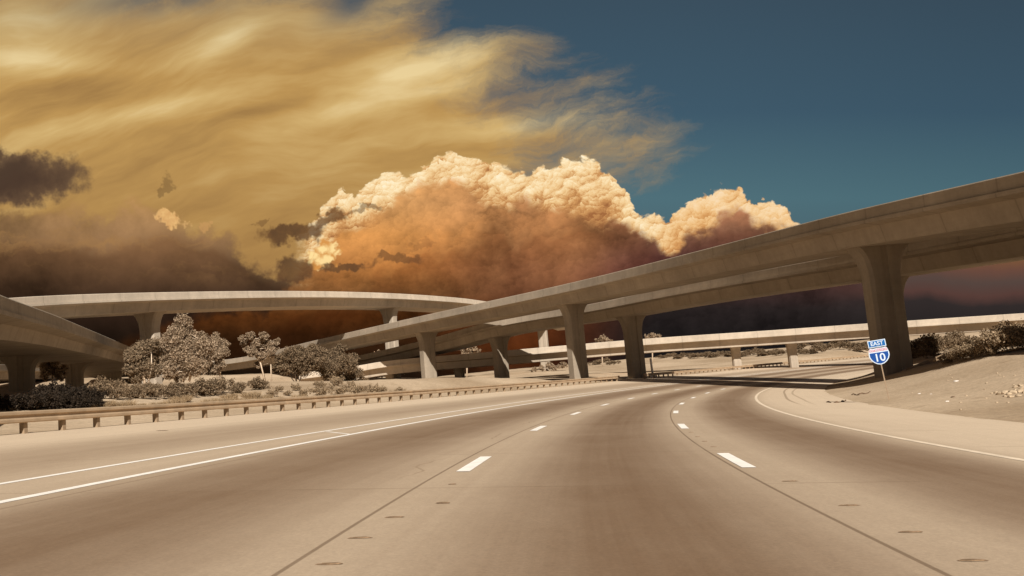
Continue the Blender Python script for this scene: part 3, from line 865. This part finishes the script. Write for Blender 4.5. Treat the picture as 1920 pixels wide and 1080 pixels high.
# ------------------------------------------------------------------ stones and litter on the right bank
def stone(p, r, seed, label, group, mat, name="stone", flat=.55, cat="stone"):
    rng = random.Random(seed)
    bm = bmesh.new()
    bmesh.ops.create_icosphere(bm, subdivisions=2, radius=1)
    for v_ in bm.verts:
        f = 1 + .35 * mnoise.noise(v_.co * 1.3 + Vector((seed * 3.1, 0, 0)))
        v_.co = Vector((v_.co.x * f * r * rng.uniform(.97, 1.03), v_.co.y * f * r * .8, v_.co.z * f * r * flat))
    o = bm_obj(name, bm, mat)
    o.location = p + Vector((0, 0, r * flat * .25)); o.rotation_euler.z = rng.uniform(0, 6)
    return tag(o, label, cat, group)
for i, (px, py, r) in enumerate([(1868, 737, .09), (1876, 740, .14), (1884, 738, .17), (1892, 741, .12), (1900, 737, .16), (1906, 733, .12), (1912, 736, .15), (1918, 731, .18), (1896, 745, .1), (1910, 744, .09), (1884, 745, .07), (1860, 738, .06), (1922, 738, .1), (1904, 726, .1), (1914, 724, .12)]):
    stone(hit(px, py), r, i + 1, "%s-from-left pale stone in the little rubble heap near the right edge" % ORD[i], "pale stones in the rubble heap on the right bank", M['stone'])
for i, (px, py, r, lab) in enumerate([(1793, 716, .13, "larger white scrap of litter on the right bank below the bushes"), (1776, 754, .08, "small white scrap of litter low on the right bank"), (1724, 739, .07, "tiny white scrap of litter just right of the route sign's foot"), (1746, 739, .05, "tiny pale scrap between the sign foot and the low white scrap")]):
    stone(hit(px, py), r, 60 + i, lab, None, M['white'], "litter_scrap", .3, "litter")
stone(hit(1787, 746), .08, 77, "small dark clod on the right bank just above the low white scrap", None, M['rubber'], "dirt_clod", .5, "dirt clod")
rs = random.Random(9)
for i in range(46):
    px, py = rs.uniform(1560, 1918), rs.uniform(700, 795)
    p = hit(px, py)
    if py > 655 + (1920 - px) * .33 and p.z > -6 and py < 740 + (px - 1500) * .13:
        stone(p, rs.uniform(.025, .06), 100 + i, "loose pebble lying on the sandy right bank around the route sign", "loose pebbles on the right bank", M['stone'], "pebble", .6, "pebble")
def strip_scrap(pts_px, label, w=.05):
    P = [hit(x, y) for x, y in pts_px]
    P = catmull(P, 4)
    bm = bmesh.new()
    bm_tube(bm, [p - P[0] + Vector((0, 0, .05 + .04 * math.sin(i * 1.7))) for i, p in enumerate(P)], [w * (.5 + .5 * math.sin(math.pi * (i + .6) / (len(P) + .2))) for i in range(len(P))], 6)
    o = bm_obj("tyre_scrap", bm, M['rubber'], None, True); o.location = P[0]
    return tag(o, label, "tyre scrap")
strip_scrap([(1550, 757), (1566, 758), (1580, 756), (1586, 754)], "dark strip of torn tyre on the pale right shoulder edge")
strip_scrap([(1597, 742), (1612, 741), (1632, 737)], "thin dark strip of torn tyre on the dirt left of the sign's foot", .035)

# ------------------------------------------------------------------ light and sky
SUN_AZ, SUN_EL = rad(16), rad(36)
sdir = Vector((math.sin(SUN_AZ) * math.cos(SUN_EL), -math.cos(SUN_AZ) * math.cos(SUN_EL), math.sin(SUN_EL)))
sl = bpy.data.lights.new("sun", 'SUN'); sl.energy = 5.0; sl.angle = rad(0.5); sl.color = (1.0, 0.96, 0.90)
so = bpy.data.objects.new("sun", sl); link(so)
so.rotation_euler = sdir.to_track_quat('Z', 'Y').to_euler()

w = bpy.data.worlds.new("World"); sc.world = w; w.use_nodes = True
t = w.node_tree; t.nodes.clear(); nt = NT(t, '2D')
out = nt.n('ShaderNodeOutputWorld')
sky = nt.n('ShaderNodeTexSky', sky_type='NISHITA'); sky.sun_disc = False
sky.sun_elevation = SUN_EL; sky.sun_rotation = math.pi - SUN_AZ
dirv = nt.n('ShaderNodeTexCoord').outputs['Generated']
def dot(vv):
    nd = nt.n('ShaderNodeVectorMath', operation='DOT_PRODUCT'); t.links.new(dirv, nd.inputs[0]); nd.inputs[1].default_value = tuple(vv)
    return E(nt, nd.outputs['Value'])
# flat chart of the western sky: a runs to the right, b runs down, fixed to world directions
dz_ = nt.math('MAXIMUM', dot(FWD), 0.25)
a = dot(RGT) / dz_ * 1.6 + 0.96
b = 0.54 - dot(UPV) / dz_ * 1.6

def P2(x, y, z=0.0): return nt.vec(x + z * 3.7, y + z * 5.3) if z else nt.vec(x, y)
def gauss(cx, cy, sx_, sy_, ang=0.0, A=None, B=None):
    A = A or a; B = B or b
    c_, s_ = math.cos(rad(ang)), math.sin(rad(ang))
    dx = A - cx; dy = B - cy
    u_ = (dx * c_ + dy * s_) / sx_; v_ = (dy * c_ - dx * s_) / sy_
    return nt.math('EXPONENT', (u_ * u_ + v_ * v_) * -1.0)
fb = nt.noise(P2(a, b), 9, 6, 0.64) - 0.5
fb2 = nt.noise(P2(a, b, 4.0), 22, 5, 0.64) - 0.5
fbl = nt.noise(P2(a, b, 9.0), 3.5, 3, 0.6) - 0.5
aw = a + (nt.noise(P2(a, b, 2.0), 14, 4, 0.65) - 0.5) * 0.10
bw = b + (nt.noise(P2(a, b, 7.0), 14, 4, 0.65) - 0.5) * 0.075

# clear teal sky
clear = nt.ramp(b / 0.6, [(0, srgb(58, 78, 93)), (.35, srgb(62, 88, 105)), (.62, srgb(78, 110, 120)), (1, srgb(72, 84, 90))])
dk = nt.smooth(a, 1.2, 2.0, 1.0, 0.9)
clear = nt.mul(clear, nt.vec(dk, dk, dk))

# cirrus sheet, streaks rising to the right
ca, sa_ = math.cos(rad(-17)), math.sin(rad(-17))
bend = (a - 0.4) * (a - 0.4) * -0.10
al = a * ca + b * sa_
acx = b * ca - a * sa_ * 1.0 + bend
wl = nt.noise(P2(al * 2.2, acx * 3.0, 1.0), 1.0, 3, 0.5) - 0.5
st1 = nt.noise(P2(al * 2.0, acx * 9.0 + wl * 1.3, 3.0), 1.0, 5, 0.55) - 0.5
st2 = nt.noise(P2(al * 5.0, acx * 26.0 + wl * 4.0, 6.0), 1.0, 4, 0.6) - 0.5
edge = nt.ramp(b / 0.5, [(0, .74 / 2), (.1, .87 / 2), (.2, 1.00 / 2), (.32, 1.03 / 2), (.45, 1.10 / 2), (.55, 1.19 / 2), (.62, 1.18 / 2), (.75, 1.1 / 2), (1, 1.0 / 2)], 'B_SPLINE') * 2.0
wisp = nt.noise(P2(al * 4.5 + fb * .5, acx * 17.0 + wl * 3.0 + fb * .9, 2.0), 1.0, 7, 0.66) - 0.5
dens = nt.smooth(edge - a + wisp * 0.52 + st1 * 0.36, -0.16, 0.30)
dens = dens * (1.0 - 0.75 * gauss(.33, -.01, .20, .035, -6) * nt.smooth(st1 + fb * .6, -.25, .12)) * (1.0 - .7 * gauss(.66, .01, .06, .03, -25))
tone = 0.54 + st1 * 0.66 + st2 * 0.36 + fbl * .10
for cx, cy, sx_, sy_, an, w_ in ((.77, .135, .14, .024, -17, .42), (.72, .19, .2, .022, -14, .22), (.42, .08, .09, .022, -28, .40), (.06, .115, .16, .025, 4, .30), (.03, .03, .08, .03, 0, .22), (1.0, .235, .13, .028, -10, .38),
                                 (.30, .20, .25, .02, -10, .18), (.15, .17, .16, .03, -8, -.16), (.62, .115, .10, .018, -20, -.16), (.85, .075, .1, .02, -12, .2), (.52, .20, .2, .012, -12, -.14), (.40, .34, .16, .04, -10, .10), (.9, .275, .2, .02, -8, -.12)):
    tone = tone + gauss(cx, cy, sx_, sy_, an) * w_
low = nt.smooth(b, .22, .47)
tone = tone - low * 0.04
cirr = nt.ramp(tone, [(.05, srgb(122, 96, 62)), (.28, srgb(160, 122, 70)), (.5, srgb(188, 147, 84)), (.72, srgb(210, 175, 112)), (.95, srgb(234, 208, 152))])
cirr = nt.mix(cirr, srgb(160, 118, 66), low * .40)
topgrey = nt.smooth(b, .16, -.02) * .35
cirr = nt.mix(cirr, srgb(150, 138, 112), topgrey)
col = nt.mix(clear, cirr, dens * 0.97)

# dark shelf cloud at far left, small smoke-like scrap
f_ = 1.0 - ((aw + .03) / .215) * ((aw + .03) / .215) - ((bw - .333) / .062) * ((bw - .333) / .062)
m_ = nt.smooth(f_ + fb * .9, -.05, .45)
col = nt.mix(col, nt.mix(srgb(104, 80, 60), srgb(64, 48, 42), nt.smooth(f_ + fb * .8, .1, .9)), m_ * .95)
m_ = nt.smooth(gauss(.312, .338, .028, .016, -20, aw, bw) + gauss(.297, .358, .010, .025, 20, aw, bw) + fb2 * .8, .45, .95)
col = nt.mix(col, srgb(116, 88, 54), m_ * .55)

# brown bank at lower left
r1 = nt.ramp(a / 0.8, [(0, .395), (.12, .385), (.22, .40), (.28, .385), (.36, .398), (.42, .41), (.48, .425), (.55, .46), (.60, .49), (.66, .505), (.72, .53), (1, .58)], 'B_SPLINE')
m_ = nt.smooth(bw - r1 + fb * .075 + fb2 * .03 + nt.smooth(a, .02, .2) * .0, -.012, .022)
bank = nt.ramp(b, [(.36, srgb(164, 124, 76)), (.42, srgb(146, 111, 74)), (.48, srgb(120, 90, 62)), (.54, srgb(88, 66, 48)), (.585, srgb(54, 39, 29)), (.64, srgb(34, 25, 18))])
kk = 1.0 + fbl * 1.3 + fb * 1.1 + fb2 * .45
kk = kk + gauss(.08, .455, .10, .02, -8) * .18 - gauss(.06, .54, .1, .03) * .2 + gauss(.25, .47, .1, .012, -5) * .1
bank = nt.mul(bank, nt.vec(kk, kk, kk))
r5 = nt.ramp(a / 0.8, [(0, .455), (.08, .44), (.16, .452), (.24, .468), (.32, .445), (.40, .43), (.47, .448), (.55, .475), (.62, .50), (.7, .53), (1, .6)], 'B_SPLINE')
d5 = b - r5 + fb * .075 + fb2 * .04
bank = nt.mix(bank, nt.mul(bank, srgb(212, 204, 200)), nt.smooth(d5, -.006, .03))
gold = nt.smooth(nt.noise(P2(aw * 4.0 + b * 2.0, bw * 15.0, 12.0), 1.0, 5, 0.6), .50, .72) * nt.smooth(b, .56, .42)
bank = nt.mix(bank, srgb(164, 122, 74), gold * .7)
col = nt.mix(col, bank, m_)
m_ = nt.smooth(gauss(.322, .405, .038, .016, 12, aw, bw) + fb2 * .5, .42, .7)
puf0 = nt.voro(P2(aw, bw), 60, .4)
col = nt.mix(col, nt.mix(srgb(236, 190, 124), srgb(206, 150, 92), puf0), m_ * .9)
m_ = nt.smooth(gauss(.378, .426, .012, .014, 0, aw, bw) + fb2 * .5, .45, .8)
col = nt.mix(col, srgb(196, 148, 92), m_ * .7)

# cumulus crown
rc = nt.ramp((a - .5) / 1.2, [((x - .5) / 1.2, y) for x, y in
     [(.50, .50), (.58, .425), (.60, .395), (.64, .352), (.665, .362), (.70, .33), (.755, .324), (.785, .318), (.805, .295), (.84, .289), (.885, .29), (.93, .303), (.98, .318), (.993, .33), (1.01, .312), (1.05, .306), (1.085, .292), (1.12, .306), (1.155, .335), (1.18, .37),
      (1.205, .408), (1.25, .404), (1.285, .385), (1.31, .363), (1.355, .352), (1.385, .353), (1.41, .378), (1.45, .377), (1.475, .39), (1.49, .42), (1.56, .46), (1.7, .50)]])
wa = a + fb2 * .030 + fb * .035; wb = b + (nt.noise(P2(a, b, 5.5), 20, 5, 0.64) - .5) * .036
def puff(sc_, zz):
    return nt.voro(P2(wa, wb * 1.15, zz), sc_, .35)
p1, p2, p3 = puff(24, 0), puff(52, 3), puff(115, 6)
bulge = (.5 - p1) * .022 + (.5 - p2) * .013 + (.5 - p3) * .006
crown = nt.smooth(b - rc + bulge - .004, -.001, .005) * nt.smooth(a + fb * .1, .545, .585)
def relief(sc_, zz):
    nd = nt.n('ShaderNodeTexVoronoi', voronoi_dimensions='2D'); nt.put(nd.inputs['Vector'], P2(wa, wb * 1.15, 0)); nd.inputs['Scale'].default_value = sc_
    s2 = nt.n('ShaderNodeSeparateXYZ'); t.links.new(nd.outputs['Position'], s2.inputs[0])
    return (E(nt, s2.outputs[1]) - wb * 1.15) * sc_ * .55 + (E(nt, s2.outputs[0]) - wa) * sc_ * .25 - E(nt, nd.outputs['Distance']) * .35
lit = .76 + relief(21, 0) * .24 + relief(47, 0) * .34 + relief(101, 0) * .24 + relief(210, 0) * .12 + fb2 * .5 - nt.smooth(b - rc, .0, .12) * .40 + fb * .65
ccol = nt.ramp(lit, [(.0, srgb(160, 104, 62)), (.28, srgb(206, 150, 92)), (.5, srgb(238, 198, 140)), (.74, srgb(252, 228, 182)), (1, srgb(255, 244, 216))])
ccol = nt.mix(ccol, srgb(230, 166, 98), nt.smooth(a, 1.18, 1.30) * .34)
col = nt.mix(col, ccol, crown)

# nearer body of the cumulus: orange, then maroon, then nearly black at the horizon
rf = nt.ramp((a - .5) / 1.2, [((x - .5) / 1.2, y) for x, y in
     [(.5, .56), (.56, .49), (.60, .455), (.64, .405), (.68, .392), (.72, .378), (.745, .352), (.78, .332), (.81, .32), (.84, .315), (.88, .33), (.895, .352), (.93, .36), (.96, .363), (.98, .346), (1.01, .352), (1.025, .372), (1.05, .368), (1.08, .382), (1.12, .386),
      (1.16, .392), (1.195, .412), (1.225, .425), (1.25, .45), (1.27, .445), (1.29, .408), (1.33, .405), (1.36, .378), (1.385, .368), (1.41, .395), (1.47, .402), (1.6, .45)]])
bd = b - rf - .010 + fb * .034 + fb2 * .030 + (.5 - p1) * .022 + (.5 - p2) * .012
body = nt.smooth(bd, .004, .032) * nt.smooth(a + fb * .1 + nt.math('MAXIMUM', b - .535, 0.0) * 3.0, .50, .60)
lf = nt.ramp(b, [(.30, srgb(208, 148, 88)), (.38, srgb(206, 150, 92)), (.44, srgb(198, 136, 74)), (.50, srgb(168, 110, 58)), (.55, srgb(124, 82, 46)), (.59, srgb(86, 48, 20)), (.63, srgb(58, 33, 15)), (.70, srgb(28, 18, 10))])
mdl = nt.ramp(b, [(.30, srgb(206, 148, 92)), (.38, srgb(190, 132, 84)), (.44, srgb(170, 116, 72)), (.50, srgb(140, 92, 60)), (.55, srgb(112, 70, 46)), (.60, srgb(92, 48, 24)), (.66, srgb(78, 38, 15)), (.72, srgb(40, 24, 14))])
rt = nt.ramp(b, [(.34, srgb(200, 138, 88)), (.39, srgb(164, 112, 80)), (.43, srgb(128, 88, 66)), (.48, srgb(98, 62, 54)), (.515, srgb(92, 52, 48)), (.545, srgb(60, 42, 39)), (.58, srgb(42, 35, 34)), (.64, srgb(29, 26, 26))])
bc = nt.mix(lf, mdl, nt.smooth(a + fbl * .15, .72, 1.0))
bc = nt.mix(bc, rt, nt.smooth(a + fbl * .12 + (b - .45) * .3, 1.06, 1.26))
kk = 1.0 + fb * 1.1 + fb2 * .8 + fbl * .6 + relief(47, 0) * .16 + relief(21, 0) * .12 + relief(101, 0) * .10 + relief(210, 0) * .05
kk = kk + gauss(.80, .35, .07, .03) * .12 - gauss(.93, .425, .02, .025, 10, aw, bw) * .35 - gauss(1.13, .43, .06, .03, 10, aw, bw) * .25 + gauss(.7, .45, .09, .04, -20, aw, bw) * .35 - gauss(.95, .395, .07, .005, 0, aw, bw) * .25
bc = nt.mul(bc, nt.vec(kk, kk, kk))
# darker billows standing in front of the orange mass
r3 = nt.ramp((a - .5) / 1.2, [((x - .5) / 1.2, y) for x, y in
     [(.5, .62), (.62, .56), (.70, .525), (.76, .495), (.80, .47), (.84, .472), (.88, .455), (.905, .432), (.925, .412), (.945, .42), (.962, .452), (1.0, .44), (1.05, .424), (1.09, .41), (1.13, .404), (1.17, .42), (1.2, .445), (1.25, .475), (1.3, .455), (1.34, .43), (1.38, .42), (1.43, .425), (1.5, .44), (1.7, .46)]])
d3 = b - r3 + fb * .060 + fb2 * .045 + (.5 - p1) * .030 + (.5 - p2) * .018
bc = nt.mix(bc, nt.mul(bc, srgb(214, 202, 198)), nt.smooth(d3, -.006, .034) * nt.smooth(d3, .13, .03) * .8)
d4 = b - r3 + .045 - fb * .070 + fb2 * .05 + (.5 - p2) * .03
bc = nt.mix(bc, nt.mul(bc, (1.16, 1.12, 1.06, 1)), nt.smooth(d4, .0, .03) * nt.smooth(d4, .07, .015) * .9)
col = nt.mix(col, bc, body)
# low streaks on the right: warm band over blue-grey
hz = nt.smooth(a, 1.5, 1.72) * nt.smooth(b, .40, .45)
bandc = nt.ramp(b + fbl * .05 + fb * .02, [(.42, srgb(96, 84, 76)), (.475, srgb(122, 84, 56)), (.50, srgb(104, 72, 60)), (.525, srgb(84, 68, 62)), (.548, srgb(86, 60, 54)), (.57, srgb(50, 43, 42)), (.62, srgb(39, 35, 35))])
col = nt.mix(col, bandc, hz)
# bright gap and dark rags in front
m_ = nt.smooth(gauss(.612, .478, .040, .026, -12, aw, bw) + fb2 * .5, .30, .50)
col = nt.mix(col, nt.mix(srgb(255, 222, 154), srgb(214, 148, 76), nt.smooth(p2 + fb2, .2, .75)), m_ * .95)
for cx, cy, sx_, sy_, an, op in ((.555, .440, .075, .020, -6, .9), (.62, .410, .05, .018, -20, .85), (.69, .388, .04, .010, -8, .6), (.545, .503, .046, .026, -10, .85), (.645, .502, .05, .012, -6, .85), (.735, .487, .045, .011, -12, .6), (.49, .415, .02, .008, -30, .5), (.79, .46, .04, .006, 0, .25)):
    m_ = nt.smooth(gauss(cx, cy, sx_, sy_, an, aw, bw) + fb2 * .55 + fb * .35, .30, .72)
    col = nt.mix(col, nt.mix(srgb(112, 78, 48), srgb(76, 54, 40), nt.smooth(fb, -.2, .2)), m_ * op)

front = nt.smooth(dot(FWD), .32, .62)
bg1 = nt.n('ShaderNodeBackground'); bg1.inputs[1].default_value = 0.05
nt.put(bg1.inputs[0], nt.mul(sky.outputs[0], (.34, .32, .31, 1)))  # unseen rest of the dome tinted darker to deepen the shade
bg2 = nt.n('ShaderNodeBackground'); nt.put(bg2.inputs[0], col); bg2.inputs[1].default_value = 1.0 / 1.28
mx = nt.n('ShaderNodeMixShader'); nt.put(mx.inputs[0], front)
t.links.new(bg1.outputs[0], mx.inputs[1]); t.links.new(bg2.outputs[0], mx.inputs[2])
t.links.new(mx.outputs[0], out.inputs[0])
w.cycles.sampling_method = 'MANUAL'; w.cycles.sample_map_resolution = 512

sc.view_settings.view_transform = 'Standard'
sc.view_settings.look = 'None'
sc.view_settings.gamma = 1
sc.view_settings.exposure = 0.40
sc.cycles.max_bounces = 6
